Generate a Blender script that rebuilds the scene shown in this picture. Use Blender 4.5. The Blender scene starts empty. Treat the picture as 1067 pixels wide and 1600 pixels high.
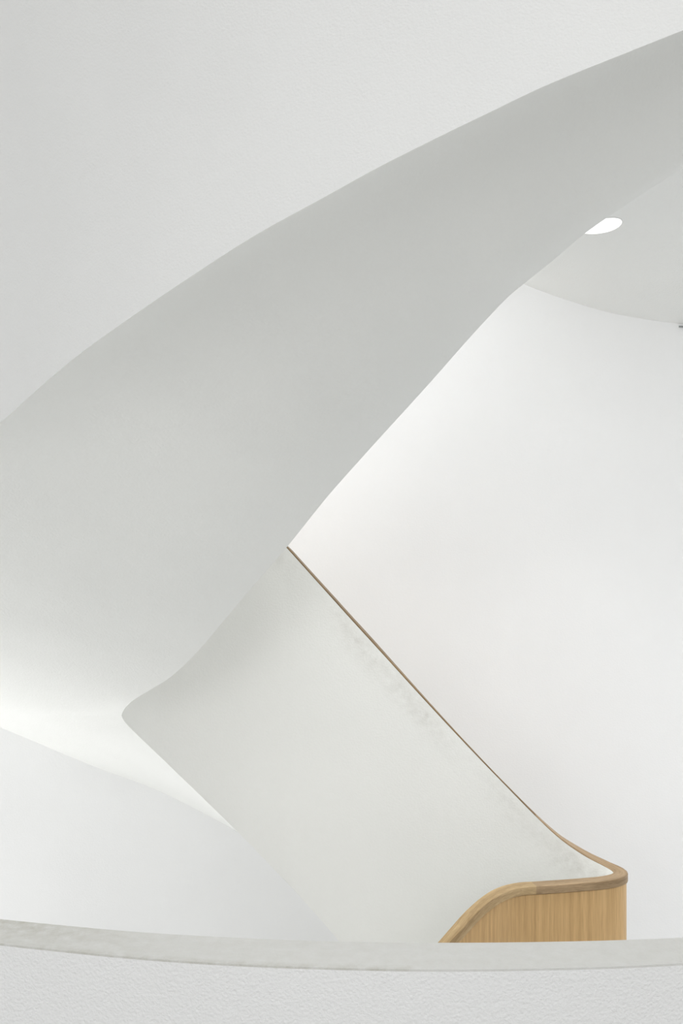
import bpy, bmesh, math
import numpy as np
from mathutils import Vector

# ------------------------------------------------------------------ camera, world, lights, exposure
SC = bpy.context.scene
F = 1600.0            # focal length in pixels of the 1067x1600 frame
CX, HY = 533.5, 850.0  # principal column, horizon row
EYE = 1.6             # eye height above the gallery floor

cam_d = bpy.data.cameras.new('camera')
cam_d.sensor_fit = 'VERTICAL'; cam_d.sensor_height = 24; cam_d.lens = 24 * F / 1600
cam_d.shift_y = (HY - 800) / 1600
cam_d.clip_start = 0.05
cam = bpy.data.objects.new('camera', cam_d)
cam.location = (0, 0, EYE); cam.rotation_euler = (math.radians(90), 0, 0)
SC.collection.objects.link(cam); SC.camera = cam

SC.view_settings.view_transform = 'Standard'; SC.view_settings.look = 'None'
SC.view_settings.gamma = 1.0; SC.view_settings.use_curve_mapping = False
SC.view_settings.exposure = 0.015

w = bpy.data.worlds.new('daylight'); SC.world = w; w.use_nodes = True
w.node_tree.nodes['Background'].inputs[0].default_value = (1.0, 1.0, 0.985, 1)
w.node_tree.nodes['Background'].inputs[1].default_value = 0.31

def area(name, loc, target, size, power, color=(1, 1, 1), size_y=None):
    d = bpy.data.lights.new(name, 'AREA'); d.energy = power; d.color = color
    d.shape = 'RECTANGLE' if size_y else 'SQUARE'; d.size = size
    if size_y: d.size_y = size_y
    o = bpy.data.objects.new(name, d); SC.collection.objects.link(o)
    o.location = loc
    o.rotation_euler = (Vector(target) - Vector(loc)).to_track_quat('-Z', 'Y').to_euler()
    return o

COOL = {'void_fill': (0.86, 0.93, 1.0), 'side_fill_high': (0.88, 0.94, 1.0)}
LIGHTS = [
 ('skylight', (0.6, 1.8, 6.6), (0.6, 3.6, 0), 4.5, 4.5, 66),
 ('gallery_window_left', (-2.4, -2.6, 2.6), (0.3, 4, 1.4), 2.5, 2.5, 62),
 ('gallery_window_right', (2.4, -2.6, 2.6), (0.3, 4, 1.4), 2.5, 2.5, 35),
 ('stair_window', (-1.5, 4.6, 3.5), (0.6, 6.0, 1.0), 1.8, 1.8, 59),
 ('lower_side_window', (-3.4, 3.2, -0.9), (0.0, 5.4, 0.6), 1.4, 1.4, 28),
 ('downlight_b', (1.75, 3.9, 2.8), (1.0, 4.6, -0.8), 0.6, 0.6, 2.3),  # added lamp out of view, brightens the lower wall and plaster face
 ('void_fill', (2.6, 3.6, -1.6), (1.6, 6.0, -0.2), 1.0, 1.0, 14),  # unseen fill added low on the right to lift the lower wall
 ('landing_light', (-2.9, 4.3, -0.7), (-1.0, 5.7, 0.0), 0.7, 0.7, 16),
 ('skylight_front', (0.5, -0.8, 6.4), (0.4, 3.0, 1.5), 3.0, 3.0, 66),
 ('void_downlight', (0.75, 3.85, 2.75), (0.95, 4.35, 0.2), 0.3, 0.3, 6.6),  # added out of sight behind the flight to brighten the plaster face
 ('side_fill_high', (3.6, 4.2, 0.9), (1.3, 6.0, 0.6), 1.0, 1.0, 12),  # unseen fill added on the right for the back wall, no window modelled
]
for n_, l_, t_, sx_, sy_, p_ in LIGHTS:
    if p_ > 0:
        o_ = area(n_, l_, t_, sx_, p_, COOL.get(n_, (1, 1, 1)), sy_)
        if 'downlight' in n_: o_.data.spread = math.radians(100)

# ------------------------------------------------------------------ helpers
def hermite(ts, vs, t):
    """smooth curve through the points vs at parameters ts (non-uniform Catmull-Rom)"""
    ts = np.asarray(ts, float); vs = np.asarray(vs, float); t = np.asarray(t, float)
    h = np.diff(ts); s = np.diff(vs, axis=0) / h[:, None]
    m = np.empty_like(vs)
    m[1:-1] = (s[:-1] * h[1:, None] + s[1:] * h[:-1, None]) / (h[:-1] + h[1:])[:, None]
    m[0] = s[0]; m[-1] = s[-1]
    i = np.clip(np.searchsorted(ts, t, side='right') - 1, 0, len(ts) - 2)
    u = ((t - ts[i]) / h[i])[:, None]; hh = h[i][:, None]
    return ((2*u**3 - 3*u**2 + 1) * vs[i] + (u**3 - 2*u**2 + u) * hh * m[i]
            + (-2*u**3 + 3*u**2) * vs[i+1] + (u**3 - u**2) * hh * m[i+1])

def P(px, py, d):
    """point at sight-line (px,py) and distance d in front of the camera"""
    return np.array([(px - CX) / F * d, d, EYE + (HY - py) / F * d])

WC, WR = (0.3, 1.3), 4.75      # plan centre and radius of the round stair hall
def wall_d(px):
    k = (px - CX) / F
    a = k*k + 1; b = -2*(k*WC[0] + WC[1]); c = WC[0]**2 + WC[1]**2 - WR**2
    return (-b + math.sqrt(b*b - 4*a*c)) / (2*a)

def mesh(name, verts, faces, mat, parent=None, smooth=True, uv=None, attr=None):
    me = bpy.data.meshes.new(name)
    me.from_pydata([tuple(float(c) for c in v) for v in verts], [], faces)
    if uv is not None:
        l = me.uv_layers.new(name='UVMap')
        for lp in me.loops:
            l.data[lp.index].uv = uv[lp.vertex_index]
    if attr is not None:
        a = me.attributes.new(attr[0], 'FLOAT', 'POINT')
        a.data.foreach_set('value', [float(x) for x in attr[1]])
    for p in me.polygons: p.use_smooth = smooth
    me.materials.append(mat)
    o = bpy.data.objects.new(name, me); SC.collection.objects.link(o)
    if parent: o.parent = parent
    return o

def grid(rows, flip=False, close=False):
    """rows: list of equally long point lists -> verts, faces"""
    n, m = len(rows), len(rows[0])
    verts = [p for r in rows for p in r]; faces = []
    for i in range(n - 1):
        for j in range(m if close else m - 1):
            a, b = i*m + j, i*m + (j+1) % m
            q = (a, b, b + m, a + m)
            faces.append(q[::-1] if flip else q)
    return verts, faces

def caps(faces, n, m):
    return faces + [tuple(range(m))[::-1], tuple((n-1)*m + j for j in range(m))]

def empty(name, label, cat, loc=(0, 0, 0)):
    o = bpy.data.objects.new(name, None); SC.collection.objects.link(o)
    o['label'] = label; o['category'] = cat
    return o

def finish(o, bevel=None, angle=35):
    """recalculate normals and keep hard arrises hard"""
    bm = bmesh.new(); bm.from_mesh(o.data)
    bmesh.ops.recalc_face_normals(bm, faces=bm.faces)
    bm.to_mesh(o.data); bm.free()
    if bevel:
        b = o.modifiers.new('bevel', 'BEVEL'); b.width = bevel; b.segments = 3
        b.limit_method = 'ANGLE'; b.angle_limit = math.radians(angle); b.harden_normals = False
    o.data.set_sharp_from_angle(angle=math.radians(angle))
    return o

# ------------------------------------------------------------------ materials
def plaster(name, color, scale=170, strength=0.12, rough=0.75, mottling=0.02, dirt=None):
    m = bpy.data.materials.new(name); m.use_nodes = True
    nt = m.node_tree; b = nt.nodes['Principled BSDF']; L = nt.links.new
    b.inputs['Roughness'].default_value = rough
    b.inputs['Specular IOR Level'].default_value = 0.25
    tc = nt.nodes.new('ShaderNodeTexCoord')
    n1 = nt.nodes.new('ShaderNodeTexNoise'); n1.inputs['Scale'].default_value = scale; n1.inputs['Detail'].default_value = 3
    n2 = nt.nodes.new('ShaderNodeTexNoise'); n2.inputs['Scale'].default_value = scale * .22; n2.inputs['Detail'].default_value = 2
    n3 = nt.nodes.new('ShaderNodeTexNoise'); n3.inputs['Scale'].default_value = 1.7; n3.inputs['Detail'].default_value = 4
    for n in (n1, n2, n3): L(tc.outputs['Object'], n.inputs['Vector'])
    add = nt.nodes.new('ShaderNodeMath'); add.operation = 'MULTIPLY_ADD'; add.inputs[1].default_value = 0.3
    L(n2.outputs['Fac'], add.inputs[0]); L(n1.outputs['Fac'], add.inputs[2])
    bp = nt.nodes.new('ShaderNodeBump'); bp.inputs['Strength'].default_value = strength; bp.inputs['Distance'].default_value = 0.004
    L(add.outputs[0], bp.inputs['Height']); L(bp.outputs[0], b.inputs['Normal'])
    mr = nt.nodes.new('ShaderNodeMapRange'); mr.inputs[1].default_value = 0.35; mr.inputs[2].default_value = 0.65
    mr.inputs[3].default_value = 1 - mottling; mr.inputs[4].default_value = 1.0
    L(n3.outputs['Fac'], mr.inputs[0])
    mx = nt.nodes.new('ShaderNodeMix'); mx.data_type = 'RGBA'; mx.blend_type = 'MULTIPLY'; mx.inputs[0].default_value = 1
    mx.inputs[6].default_value = (*color, 1); L(mr.outputs[0], mx.inputs[7])
    out = mx.outputs[2]
    if dirt:
        at = nt.nodes.new('ShaderNodeAttribute'); at.attribute_name = 'dirt'
        nd = nt.nodes.new('ShaderNodeTexNoise'); nd.inputs['Scale'].default_value = dirt[1]; nd.inputs['Detail'].default_value = 6; nd.inputs['Roughness'].default_value = 0.65
        L(tc.outputs['Object'], nd.inputs['Vector'])
        r2 = nt.nodes.new('ShaderNodeMapRange'); r2.inputs[1].default_value = 0.30; r2.inputs[2].default_value = 0.75
        L(nd.outputs['Fac'], r2.inputs[0])
        mm = nt.nodes.new('ShaderNodeMath'); mm.operation = 'MULTIPLY'
        L(at.outputs['Fac'], mm.inputs[0]); L(r2.outputs[0], mm.inputs[1])
        m2 = nt.nodes.new('ShaderNodeMix'); m2.data_type = 'RGBA'
        L(mm.outputs[0], m2.inputs[0]); L(out, m2.inputs[6]); m2.inputs[7].default_value = (*dirt[0], 1)
        out = m2.outputs[2]
    L(out, b.inputs['Base Color'])
    return m

def oak(name, light, dark, su, sv, rough=0.45, ring=0.0):
    """oak grain in UV (u along the rail, v across / height in metres)"""
    m = bpy.data.materials.new(name); m.use_nodes = True
    nt = m.node_tree; b = nt.nodes['Principled BSDF']; L = nt.links.new
    b.inputs['Roughness'].default_value = rough; b.inputs['Specular IOR Level'].default_value = 0.35
    tc = nt.nodes.new('ShaderNodeTexCoord')
    mp = nt.nodes.new('ShaderNodeMapping'); mp.inputs['Scale'].default_value = (su, sv, 1)
    L(tc.outputs['UV'], mp.inputs['Vector'])
    n = nt.nodes.new('ShaderNodeTexNoise'); n.inputs['Scale'].default_value = 1; n.inputs['Detail'].default_value = 5; n.inputs['Roughness'].default_value = 0.6
    n.inputs['Distortion'].default_value = ring
    L(mp.outputs[0], n.inputs['Vector'])
    mp2 = nt.nodes.new('ShaderNodeMapping'); mp2.inputs['Scale'].default_value = (su * .12, sv * .12, 1)
    L(tc.outputs['UV'], mp2.inputs['Vector'])
    n2 = nt.nodes.new('ShaderNodeTexNoise'); n2.inputs['Scale'].default_value = 1; n2.inputs['Detail'].default_value = 2
    L(mp2.outputs[0], n2.inputs['Vector'])
    ad = nt.nodes.new('ShaderNodeMath'); ad.operation = 'ADD'
    L(n.outputs['Fac'], ad.inputs[0]); L(n2.outputs['Fac'], ad.inputs[1])
    r = nt.nodes.new('ShaderNodeMapRange'); r.inputs[1].default_value = 0.72; r.inputs[2].default_value = 1.28
    L(ad.outputs[0], r.inputs[0])
    mx = nt.nodes.new('ShaderNodeMix'); mx.data_type = 'RGBA'
    mx.inputs[6].default_value = (*dark, 1); mx.inputs[7].default_value = (*light, 1)
    L(r.outputs[0], mx.inputs[0]); L(mx.outputs[2], b.inputs['Base Color'])
    bp = nt.nodes.new('ShaderNodeBump'); bp.inputs['Strength'].default_value = 0.06; bp.inputs['Distance'].default_value = 0.001
    L(n.outputs['Fac'], bp.inputs['Height']); L(bp.outputs[0], b.inputs['Normal'])
    return m

WHITE = (0.815, 0.822, 0.80)
M_WALL = plaster('wall_paint', (0.877, 0.881, 0.881), 110, 0.18)
M_SOFFIT = plaster('soffit_plaster', WHITE, 120, 0.40, dirt=((0.60, 0.59, 0.56), 3.0))
M_FASCIA = plaster('fascia_plaster', (0.795, 0.799, 0.788), 150, 0.45)
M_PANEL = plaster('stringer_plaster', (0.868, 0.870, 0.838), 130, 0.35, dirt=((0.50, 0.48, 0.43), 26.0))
M_PARAPET = plaster('parapet_plaster', (0.94, 0.945, 0.94), 170, 0.6)
M_COPING = plaster('coping_paint', (0.78, 0.78, 0.755), 130, 0.5, mottling=0.03, dirt=((0.42, 0.40, 0.31), 34.0))
M_CEIL = plaster('ceiling_plaster', (0.855, 0.86, 0.84), 110, 0.45)
M_FLOOR = plaster('pale_stone', (0.74, 0.73, 0.71), 60, 0.05)
M_TRIM = plaster('white_metal', (0.8, 0.8, 0.79), 40, 0.0, rough=0.4)
M_SLOT = plaster('dark_slot', (0.30, 0.31, 0.31), 40, 0.0)
M_OAK_A = oak('oak_panel_light', (0.67, 0.435, 0.20), (0.44, 0.27, 0.112), 420, 9)
M_OAK_B = oak('oak_panel_warm', (0.69, 0.45, 0.21), (0.48, 0.298, 0.123), 420, 9)
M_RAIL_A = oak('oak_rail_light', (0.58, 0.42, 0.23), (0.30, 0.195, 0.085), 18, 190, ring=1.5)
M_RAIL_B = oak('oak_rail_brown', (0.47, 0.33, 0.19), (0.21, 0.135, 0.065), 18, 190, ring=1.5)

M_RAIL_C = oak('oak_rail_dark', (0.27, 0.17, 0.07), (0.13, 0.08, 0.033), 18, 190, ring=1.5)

def emission(name, color, s):
    m = bpy.data.materials.new(name); m.use_nodes = True
    b = m.node_tree.nodes['Principled BSDF']
    b.inputs['Base Color'].default_value = (0.8, 0.8, 0.8, 1)
    b.inputs['Emission Color'].default_value = (*color, 1); b.inputs['Emission Strength'].default_value = s
    return m
M_LAMP = emission('lamp_diffuser', (1, 1, 0.99), 0.95)

# ------------------------------------------------------------------ setting: round wall, floors
a0, a1 = math.radians(-38), math.radians(218)
rows = []
for k in range(120):
    a = a0 + (a1 - a0) * k / 119
    x, y = WC[0] + WR * math.cos(a), WC[1] + WR * math.sin(a)
    x2, y2 = WC[0] + (WR + .2) * math.cos(a), WC[1] + (WR + .2) * math.sin(a)
    rows.append([(x, y, -3.2), (x, y, 6.5), (x2, y2, 6.5), (x2, y2, -3.2)])
v, f = grid(rows, close=True); f = caps(f, 120, 4)
wall = finish(mesh('wall_back', v, f, M_WALL)); wall['kind'] = 'structure'

def disc_slab(name, c, r, z0, z1, mat, n=96):
    v, f = [], []
    for k in range(n):
        a = 2 * math.pi * k / n
        v += [(c[0] + r*math.cos(a), c[1] + r*math.sin(a), z0), (c[0] + r*math.cos(a), c[1] + r*math.sin(a), z1)]
    for k in range(n):
        j = (k + 1) % n
        f.append((2*k, 2*j, 2*j+1, 2*k+1))
    f.append(tuple(2*k for k in range(n))[::-1]); f.append(tuple(2*k+1 for k in range(n)))
    o = finish(mesh(name, v, f, mat)); o['kind'] = 'structure'
    return o
disc_slab('floor', WC, WR + .1, -3.3, -3.2, M_FLOOR)

# ------------------------------------------------------------------ curve E: the inner edge of the stair underside
# t, column, row, distance
E_KEYS = [(0, 900, 1865, 4.452), (.6, 800, 1757, 4.465), (1.3, 690, 1639, 4.46), (2.2, 531, 1471, 4.505), (2.5, 483, 1416, 4.52), (2.8, 438, 1368, 4.53),
          (3.1, 386, 1314, 4.53), (3.5, 341, 1269.5, 4.515), (4.0, 289, 1219, 4.47), (4.5, 236, 1168, 4.40),
          (4.8, 209, 1142, 4.33), (5.0, 197, 1130, 4.27), (5.15, 191.5, 1122, 4.235), (5.3, 190, 1116, 4.21),
          (5.45, 193, 1109, 4.185), (5.65, 199, 1101, 4.16), (5.9, 211, 1092, 4.13), (6.2, 234, 1078, 4.09), (6.5, 262, 1061, 4.045),
          (6.8, 289, 1038, 4.00), (7.1, 315, 1011, 3.96), (7.4, 337, 985, 3.925), (8, 390, 922, 3.86),
          (8.6, 448, 855, 3.79), (9.3, 514, 773, 3.70), (9.9, 570, 710, 3.63), (10.9, 669, 601, 3.51),
          (11.8, 760, 499, 3.41), (12.1, 795, 462.5, 3.37), (12.4, 819, 443, 3.345), (12.8, 865, 406, 3.30), (13.3, 917, 362, 3.25),
          (13.7, 977, 321, 3.20), (14.2, 1026, 288, 3.17), (14.6, 1067, 262, 3.14), (16, 1230, 175, 3.08), (18, 1680, 10, 2.98)]
# outer edge: meets the round wall for small t, then the foot of the outer balustrade
TW = 5.38   # up to here the underside meets the round wall
Q_KEYS = [(0, 880, 1800), (1.3, 660, 1570), (2.2, 520, 1440), (2.8, 434, 1358), (3.1, 388, 1314), (3.5, 357, 1292), (3.75, 315, 1269.5), (4.0, 262, 1242.5),
          (4.25, 210, 1221), (4.45, 157, 1202), (4.65, 105, 1181), (4.87, 52, 1158.5), (5.1, 0, 1137), (TW, -70, 1108)]
Q2_KEYS = [(TW, -70, 1108, wall_d(-70)), (5.7, -160, 1060, 4.75), (6.1, -225, 1005, 4.10), (6.6, -250, 945, 3.78), (7.2, -240, 880, 3.60), (8.0, -175, 803, 3.43),
           (8.8, -70, 715, 3.22), (9.2, 0, 661, 3.07), (9.5, 60, 607, 2.93), (9.9, 130, 549, 2.805), (10.2, 200, 499, 2.71), (10.7, 300, 431, 2.625),
           (11.15, 400, 367, 2.55), (11.6, 500, 312, 2.49), (12.1, 600, 257, 2.44), (12.5, 700, 207, 2.40),
           (12.8, 760, 178, 2.38), (13.1, 830, 144, 2.36), (13.5, 900, 114, 2.34), (13.9, 970, 86, 2.33), (14.6, 1067, 47.5, 2.32), (16, 1230, -10, 2.32), (18, 1740, -150, 2.36)]

def E_px(t):
    return hermite([k[0] for k in E_KEYS], [k[1:] for k in E_KEYS], t)
def E_at(t): return np.array([P(*r) for r in E_px(t)])
def Q_at(t):
    out = []
    a = hermite([k[0] for k in Q_KEYS], [k[1:] for k in Q_KEYS], np.clip(t, 0, TW))
    b = hermite([k[0] for k in Q2_KEYS], [k[1:] for k in Q2_KEYS], np.clip(t, TW, 18))
    for i, tt in enumerate(t):
        out.append(P(a[i][0], a[i][1], wall_d(a[i][0]) + .01) if tt <= TW else P(*b[i]))
    return np.array(out)

# ------------------------------------------------------------------ thing: the stair flight (underside + outer balustrade)
flight = empty('stair_flight', 'white plastered curved stair flight sweeping up to the right, seen from below', 'stairs')
NT, NV = 290, 28
T = np.linspace(0, 18, NT)
Ep, Qp = E_at(T), Q_at(T)
rows, dirt = [], []
for i in range(NT):
    r = []
    L_ = np.linalg.norm(Qp[i] - Ep[i])
    for j in range(NV + 1):
        s = j / NV
        p = Ep[i] * (1 - s) + Qp[i] * s
        # gently S-shaped section: flat near both edges, steeper in the middle
        k_s = min(1, max(0, (T[i] - 7.5) / 2.5)); k_s = k_s * k_s * (3 - 2 * k_s)
        p = p + np.array([0, 0, -1]) * k_s * (.035 + .08 * s) * math.sin(2 * math.pi * s)
        r.append(p)
        dirt.append(0.0)
    rows.append(r)
# closed body: underside plus a top surface 0.16 m higher
def inset(r):
    a, b = r[0], r[-1]; w_ = max(.5, np.linalg.norm(b - a)); k = .05 / w_; k2 = .15 / w_
    return [a + (b - a) * (k + (1 - k - k2) * j / NV) + np.array([0, 0, .16]) for j in range(NV + 1)][::-1]
top = [inset(r) for r in rows]
closed = [r + t_ for r, t_ in zip(rows, top)]
v, f = grid(closed, close=True); f = caps(f, NT, len(closed[0]))
soffit = finish(mesh('soffit', v, f, M_SOFFIT, flight), angle=50)

TF = np.linspace(5.6, 18, 200)
Of = Q_at(TF)
rows = []
nrm = np.gradient(Of[:, :2], axis=0); nrm = np.stack([-nrm[:, 1], nrm[:, 0]], 1); nrm /= np.linalg.norm(nrm, axis=1)[:, None]
for p, n in zip(Of, nrm):
    b = p + np.array([n[0], n[1], 0]) * .34
    zt = p[2] + 1.55
    lean = lambda k: .30 * (k / 14 * 1.55) - .26 * (k / 14 * 1.55) ** 2
    col = [(p[0] + n[0] * lean(k), p[1] + n[1] * lean(k), p[2] + (zt - p[2]) * k / 14) for k in range(15)] + [(b[0], b[1], zt), (b[0], b[1], p[2] + .30)]
    rows.append(col)
v, f = grid(rows, close=True); f = caps(f, len(rows), 17)
fascia = finish(mesh('outer_balustrade', v, f, M_FASCIA, flight), angle=50)

# treads of the flight (above the underside, hidden from below)
rows = []
Ts = np.linspace(0.3, 17.6, 38)
Es, Qs = E_at(Ts), Q_at(Ts)
v, f = [], []
for i in range(37):
    zb = min(Es[i][2], Qs[i][2], Es[i+1][2], Qs[i+1][2]) + .18
    zt = max(Es[i+1][2], Qs[i+1][2]) + .20
    quad = []
    for e, q in ((Es[i], Qs[i]), (Es[i+1], Qs[i+1])):
        dvec = q - e
        quad += [e + dvec * .12, e + dvec * .84]
    order = [quad[0], quad[1], quad[3], quad[2]]
    n0 = len(v)
    low = [(p[0], p[1], p[2] + .15) for p in order]
    v += low + [(p[0], p[1], max(zt, l[2] + .02)) for p, l in zip(order, low)]
    f += [tuple(n0 + k for k in q) for q in ((3, 2, 1, 0), (4, 5, 6, 7), (0, 1, 5, 4), (1, 2, 6, 5), (2, 3, 7, 6), (3, 0, 4, 7))]
steps = finish(mesh('steps', v, f, M_FLOOR, flight, smooth=False))

# ------------------------------------------------------------------ thing: inner balustrade (plaster face, oak lining, oak rail)
bal = empty('inner_balustrade', 'white plastered balustrade with an oak rail and oak lining turning tightly around the stairwell', 'balustrade')
# void-side top edge of the rail: s, column, row, distance (near arm -> turn -> far arm)
V_KEYS = [(-3.2, 560, 1602, 3.93), (-2.4, 620, 1540, 4.00), (-1.7, 660, 1497, 4.05), (-1.3, 683, 1473, 4.08), (-.9, 704, 1449, 4.105), (-.4, 729, 1421.5, 4.14), (0, 754, 1400, 4.17),
          (.3, 771, 1389.5, 4.19), (.6, 788, 1383, 4.21), (.9, 805, 1379.3, 4.225), (1.5, 839, 1376.8, 4.245), (2.2, 880, 1374, 4.27), (2.8, 912, 1371.5, 4.285),
          (3.3, 939, 1368.8, 4.305), (3.6, 953, 1366, 4.323), (3.75, 958.5, 1363.6, 4.342), (3.85, 958.5, 1361, 4.362), (4.0, 954, 1357.5, 4.38), (4.3, 942.5, 1351, 4.40), (4.8, 920, 1339.5, 4.43),
          (5.3, 894, 1323, 4.453), (5.9, 866, 1301, 4.463), (6.4, 845, 1281, 4.466), (7.0, 819, 1255, 4.466), (7.5, 800, 1235.5, 4.465), (8.7, 748, 1181.8, 4.460),
          (9.9, 697, 1127.7, 4.460), (11, 650, 1076.8, 4.466), (12, 603, 1025, 4.478), (13.2, 551.5, 968.6, 4.497), (14.4, 500, 911.4, 4.515), (15.6, 448, 853.5, 4.53)]
s_keys = [k[0] for k in V_KEYS]
S = np.linspace(-3.2, 15.6, 420)
S = np.unique(np.concatenate([S, np.linspace(3.3, 4.4, 60)]))
Vp = np.array([P(*r) for r in hermite(s_keys, [k[1:] for k in V_KEYS], S)])
# carry on hidden behind the upper flight, over curve E
T2 = np.linspace(2.75, 18, 370)
E2px = E_px(T2); E2 = np.array([P(*r) for r in E2px])
cont = E2[E2px[:, 0] < 2000].copy()
start = np.argmax(E2px[:, 0] < 440)
cont = E2[start:].copy(); cont[:, 2] += Vp[-1, 2] + .022 - cont[0, 2]
top = np.vstack([Vp, cont])
# resample by arc length in plan, and gently smooth the join
def resample(pts, step, fine=None):
    d = np.r_[0, np.cumsum(np.linalg.norm(np.diff(pts, axis=0), axis=1))]
    n = int(d[-1] / step); q = np.linspace(0, d[-1], n)
    return np.stack([np.interp(q, d, pts[:, k]) for k in range(3)], 1), q
top, arc = resample(top, 0.012)
def smooth(a, k):
    for _ in range(k):
        a[1:-1] = a[1:-1] * .5 + (a[:-2] + a[2:]) * .25
    return a
top = smooth(top, 2)
tan = np.gradient(top, axis=0); tan /= np.linalg.norm(tan, axis=1)[:, None]
pn = np.stack([tan[:, 1], -tan[:, 0], 0 * tan[:, 0]], 1); pn /= np.linalg.norm(pn, axis=1)[:, None]   # towards the stair side
up = np.cross(pn, tan); up *= np.sign(up[:, 2])[:, None]
N = len(top)
# bottom of the plaster face: on curve E where it is seen, else 1.462 m below the rail
zb = top[:, 2] - 1.462
Eall = E_at(np.linspace(0, 18, 3300)); 
# far arm: match by x along the falling part of E
tn = np.linspace(0, 5.3, 1200); En = E_at(tn)
iturn = int(np.argmax(top[:500, 0]))
for i in range(iturn, N):
    dd = np.hypot(Eall[:, 0] - top[i, 0], Eall[:, 1] - top[i, 1])
    j = int(np.argmin(dd)); 
    if dd[j] < .12: zb[i] = Eall[j, 2]
zb = smooth(zb.reshape(-1, 1), 12)[:, 0]

def sweep(name, idx, section, mat, parent, uvmode, bevel=None, angle=40):
    """section(i) -> closed list of 3-D points round the section at station i"""
    rows = [section(i) for i in idx]; m = len(rows[0])
    v, f = grid(rows, close=True); f = caps(f, len(rows), m)
    uv = []
    for i, r in zip(idx, rows):
        acc = 0
        for k, p in enumerate(r):
            if k: acc += float(np.linalg.norm(np.array(p) - np.array(r[k-1])))
            uv.append((float(arc[i]), acc if uvmode == 'rail' else float(p[2])))
    o = mesh(name, v, f, mat, parent, uv=uv)
    return finish(o, bevel, angle)

LIP, PL, CAPW, CAPT = 0.005, 0.014, 0.060, 0.034
# plaster face: starts under the rail lip, goes down to the underside
def sec_plaster(i):
    p, n = top[i], pn[i]
    o0 = n * 0
    zt = p[2] - LIP / max(.5, up[i][2])
    K = 24
    col = [np.array([p[0] + o0[0], p[1] + o0[1], zt + (zb[i] - (.002 if p[1] > 4.15 else 0) - zt) * k / K]) for k in range(K + 1)]
    q = p + n * PL
    return col + [np.array([q[0], q[1], zb[i] + (.10 if i > iturn else .004)]), np.array([q[0], q[1], zt])]
idx = list(range(N))
rows = [sec_plaster(i) for i in idx]
v, f = grid(rows, close=True); f = caps(f, N, len(rows[0]))
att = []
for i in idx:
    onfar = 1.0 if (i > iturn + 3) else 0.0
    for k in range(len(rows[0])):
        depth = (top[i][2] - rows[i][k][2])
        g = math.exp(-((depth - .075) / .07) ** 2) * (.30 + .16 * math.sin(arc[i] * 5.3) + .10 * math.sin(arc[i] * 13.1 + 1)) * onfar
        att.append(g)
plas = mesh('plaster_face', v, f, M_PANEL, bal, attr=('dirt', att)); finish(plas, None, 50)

seam = int(np.argmin(np.abs(top[:iturn, 0] / top[:iturn, 1] * F + CX - 829)))
def sec_cap(i):
    p, n, u = top[i], pn[i], up[i]
    e = .0016
    a = p; b = p + n * CAPW
    # L-shaped: thin lip over the plaster, full thickness on the stair side
    c = b - u * CAPT; d = p + n * (PL + .002) - u * CAPT
    g = p + n * (PL + .002) - u * LIP; h = p - u * LIP
    r = .0022
    return [h, a - u * r, a + n * r, b - n * r, b - u * r, c + u * .001, c - n * .001, d, g]
# rail pieces: joint at the seam
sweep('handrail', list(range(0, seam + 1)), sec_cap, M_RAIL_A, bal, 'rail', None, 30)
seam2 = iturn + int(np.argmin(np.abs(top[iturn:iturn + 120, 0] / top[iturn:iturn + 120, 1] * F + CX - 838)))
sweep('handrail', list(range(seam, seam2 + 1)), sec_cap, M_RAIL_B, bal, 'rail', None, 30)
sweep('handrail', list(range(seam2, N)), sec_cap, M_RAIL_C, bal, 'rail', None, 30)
def sec_wood(i):
    p, n, u = top[i], pn[i], up[i]
    zt = (p - u * (CAPT + .0028))[2]
    a = p + n * (PL + .004); b = p + n * (CAPW - .006)
    z0 = zb[i] + (.30 if i > iturn else .02)
    return [np.array([a[0], a[1], zt]), np.array([b[0], b[1], zt]), np.array([b[0], b[1], z0]), np.array([a[0], a[1], z0])]
sweep('oak_panel', list(range(0, seam + 1)), sec_wood, M_OAK_A, bal, 'panel')
sweep('oak_panel', list(range(seam, N)), sec_wood, M_OAK_B, bal, 'panel')

# ------------------------------------------------------------------ thing: foreground parapet
par = empty('parapet', 'low white plastered parapet with a worn grey top, curving across the foreground', 'parapet')
ZP = -0.80 + EYE
back = [(-800, 1318), (-500, 1364), (-260, 1402), (-100, 1424), (0, 1436), (100, 1446), (200, 1455), (300, 1461.5), (400, 1466.5), (530, 1471), (690, 1473), (830, 1472), (980, 1468.5), (1067, 1465), (1250, 1453), (1500, 1430), (1800, 1395)]
front = [(-800, 1342), (-500, 1391), (-260, 1431), (-100, 1459), (0, 1474), (100, 1485), (200, 1495), (300, 1502.5), (400, 1508), (530, 1512.5), (690, 1515), (830, 1513.5), (980, 1509.5), (1067, 1505), (1250, 1492), (1500, 1467), (1800, 1430)]
def on_level(px, py): return P(px, py, .80 * F / (py - HY))
xs = np.linspace(-800, 1800, 260)
bk = hermite([b[0] for b in back], [[b[1]] for b in back], xs)[:, 0]
fr = hermite([b[0] for b in front], [[b[1]] for b in front], xs)[:, 0]
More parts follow.
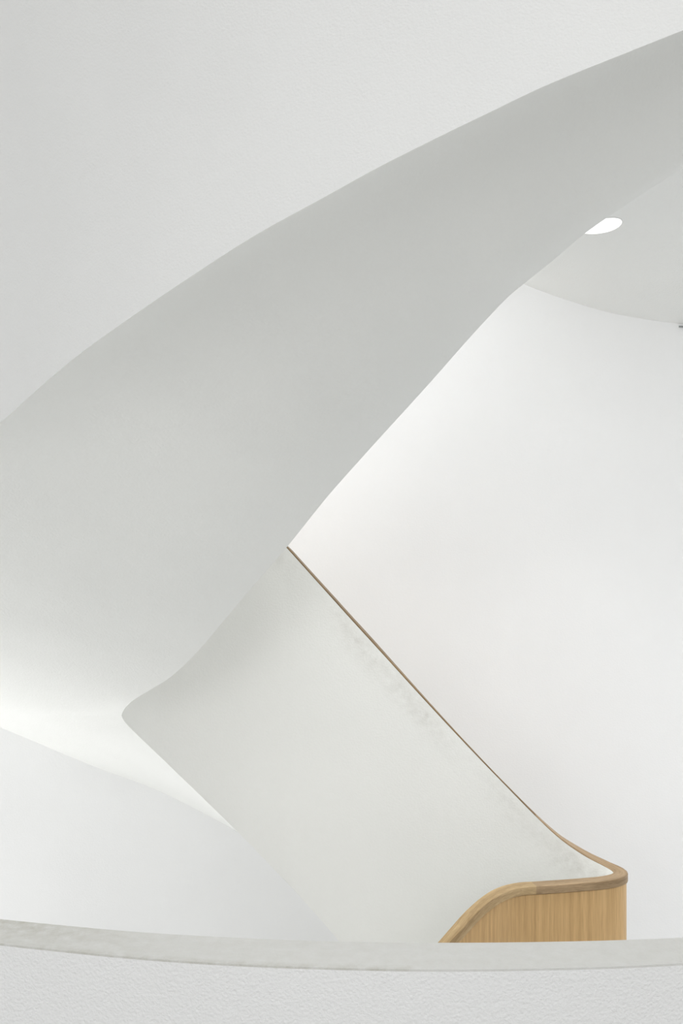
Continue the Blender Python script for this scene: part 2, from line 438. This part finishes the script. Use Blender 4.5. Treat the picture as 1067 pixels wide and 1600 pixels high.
# top slab is only the skin; the face below starts right at the arris
rows_top, rows_body, att = [], [], []
for x, yb, yf in zip(xs, bk, fr):
    b = on_level(x, yb); a = on_level(x, yf); d = (b - a)
    K = 6; c = np.array([0, 0, .004])
    line = [a + d * k / K for k in range(K + 1)]
    rows_top.append(line + [b - c, a - c])
    for k in range(K + 1):
        s = k / K
        e = max(0, (260 - x) / 260) * .60 * (s ** .5) + .14
        e += .40 if k == 0 and x < 640 else 0
        att.append(min(1, e))
    att += [.2, .6 if x < 640 else .2]
    a2 = a + np.array([0, 0, 0]); 
    rows_body.append([b - c, a - c] + [a - np.array([0, 0, .004 + .996 * k / 10]) for k in range(1, 11)] + [b - np.array([0, 0, 1.0])])
v, f = grid(rows_top, close=True); f = caps(f, len(xs), len(rows_top[0]))
cop = finish(mesh('coping', v, f, M_COPING, par, attr=('dirt', att)), angle=50)
cop['label'] = 'worn grey-painted top of the parapet'
v, f = grid(rows_body, close=True); f = caps(f, len(xs), len(rows_body[0]))
finish(mesh('parapet_wall', v, f, M_PARAPET, par), angle=50)

# ------------------------------------------------------------------ ceiling (underside of the storey above) and its lamp
C_W = [(560, 330), (700, 392), (780, 428), (820, 446), (860, 461.5), (900, 475.5), (950, 490), (1000, 500), (1035, 505.5), (1067, 509), (1150, 516), (1320, 522), (1600, 528), (1900, 530)]
C_N = [(560, 378, 3.9), (820, 310, 3.6), (1067, 95, 3.4), (1320, -60, 3.3), (1900, -110, 3.2)]
cw = hermite([c[0] for c in C_W], [[c[1]] for c in C_W], np.linspace(560, 1900, 150))[:, 0]
cn = hermite([c[0] for c in C_N], [c[1:] for c in C_N], np.linspace(560, 1900, 150))
rows = []
for x, y, (yn, dn) in zip(np.linspace(560, 1900, 150), cw, cn):
    a = P(x, y, wall_d(x) + .02); b = P(x, yn, dn)
    rows.append([a * (1 - s) + b * s + np.array([0, 0, .10 * math.sin(math.pi * s)]) for s in np.linspace(0, 1, 24)])
ceil_rows = rows
closed = [r + [p + np.array([0, 0, .2]) for p in r[::-1]] for r in rows]
v, f = grid(closed, close=True); f = caps(f, len(closed), len(closed[0]))
ce = finish(mesh('ceiling', v, f, M_CEIL), angle=50); ce['kind'] = 'structure'

# lamp: find the ceiling point on the sight-line of the lamp's centre
CR = np.array(ceil_rows)
def ceiling_hit(px, py):
    X, Y, Z = CR[..., 0], CR[..., 1], CR[..., 2]
    u = X / Y * F + CX; w_ = HY - (Z - EYE) / Y * F
    dd = (u - px) ** 2 + (w_ - py) ** 2
    i, j = np.unravel_index(np.argmin(dd), dd.shape)
    i = min(max(i, 1), CR.shape[0] - 2); j = min(max(j, 1), CR.shape[1] - 2)
    tu = CR[i+1, j] - CR[i-1, j]; tv = CR[i, j+1] - CR[i, j-1]
    n = np.cross(tu, tv); n /= np.linalg.norm(n)
    if n[2] > 0: n = -n
    ray = np.array([(px - CX) / F, 1, (HY - py) / F]); o = np.array([0, 0, EYE])
    t = np.dot(CR[i, j] - o, n) / np.dot(ray, n)
    return o + ray * t, n
lc, ln = ceiling_hit(936, 353)
lamp = empty('ceiling_light', 'round white flush downlight, lit, partly hidden by the stair underside', 'ceiling light')
from mathutils.bvhtree import BVHTree
cv, cf = grid([list(r) for r in ceil_rows])
bvh = BVHTree.FromPolygons([Vector(p) for p in cv], cf)
def drape(p, h):
    """the point p moved onto the curved ceiling, then h below it"""
    n = Vector(ln); q = bvh.ray_cast(Vector(p) + n * .2, -n)[0]
    if q is None: q = Vector(p)
    return q + n * h
LR = 0.102
axn = Vector(ln); ax1 = axn.orthogonal().normalized(); ax2 = axn.cross(ax1)
def polar(radii, name, mat):
    rows = []
    for k in range(72):
        t = 2 * math.pi * k / 72; dr = ax1 * math.cos(t) + ax2 * math.sin(t)
        rows.append([drape(Vector(lc) + dr * r, h) for r, h in radii])
    rows.append(rows[0])
    v, f = grid(rows, close=True)
    o = mesh(name, v, f, mat, lamp)
    bm = bmesh.new(); bm.from_mesh(o.data); bmesh.ops.remove_doubles(bm, verts=bm.verts, dist=1e-5); bm.to_mesh(o.data); bm.free()
    return finish(o, angle=30)
polar([(.0, .0015)] + [(LR * q / 6, .0015) for q in range(1, 6)] + [(LR, .0015), (LR, -.01), (0, -.01)], 'diffuser', M_LAMP)
polar([(LR, .003), (LR + .004, .001), (LR + .004, -.01), (LR, -.01)], 'trim_ring', M_TRIM)

# small slot where the ceiling starts to leave the wall, at the right border
rows = []
for x in np.linspace(1060.5, 1110, 12):
    p = P(x, 508.8 + (x - 1060) * .03, wall_d(x) - .012); q = P(x, 508.8 + (x - 1060) * .03, wall_d(x) + .02)
    rows.append([p, q, q - np.array([0, 0, .010]), p - np.array([0, 0, .010])])
v, f = grid(rows, close=True); f = caps(f, 12, 4)
sl = finish(mesh('trim_1', v, f, M_SLOT), angle=30); sl['kind'] = 'structure'
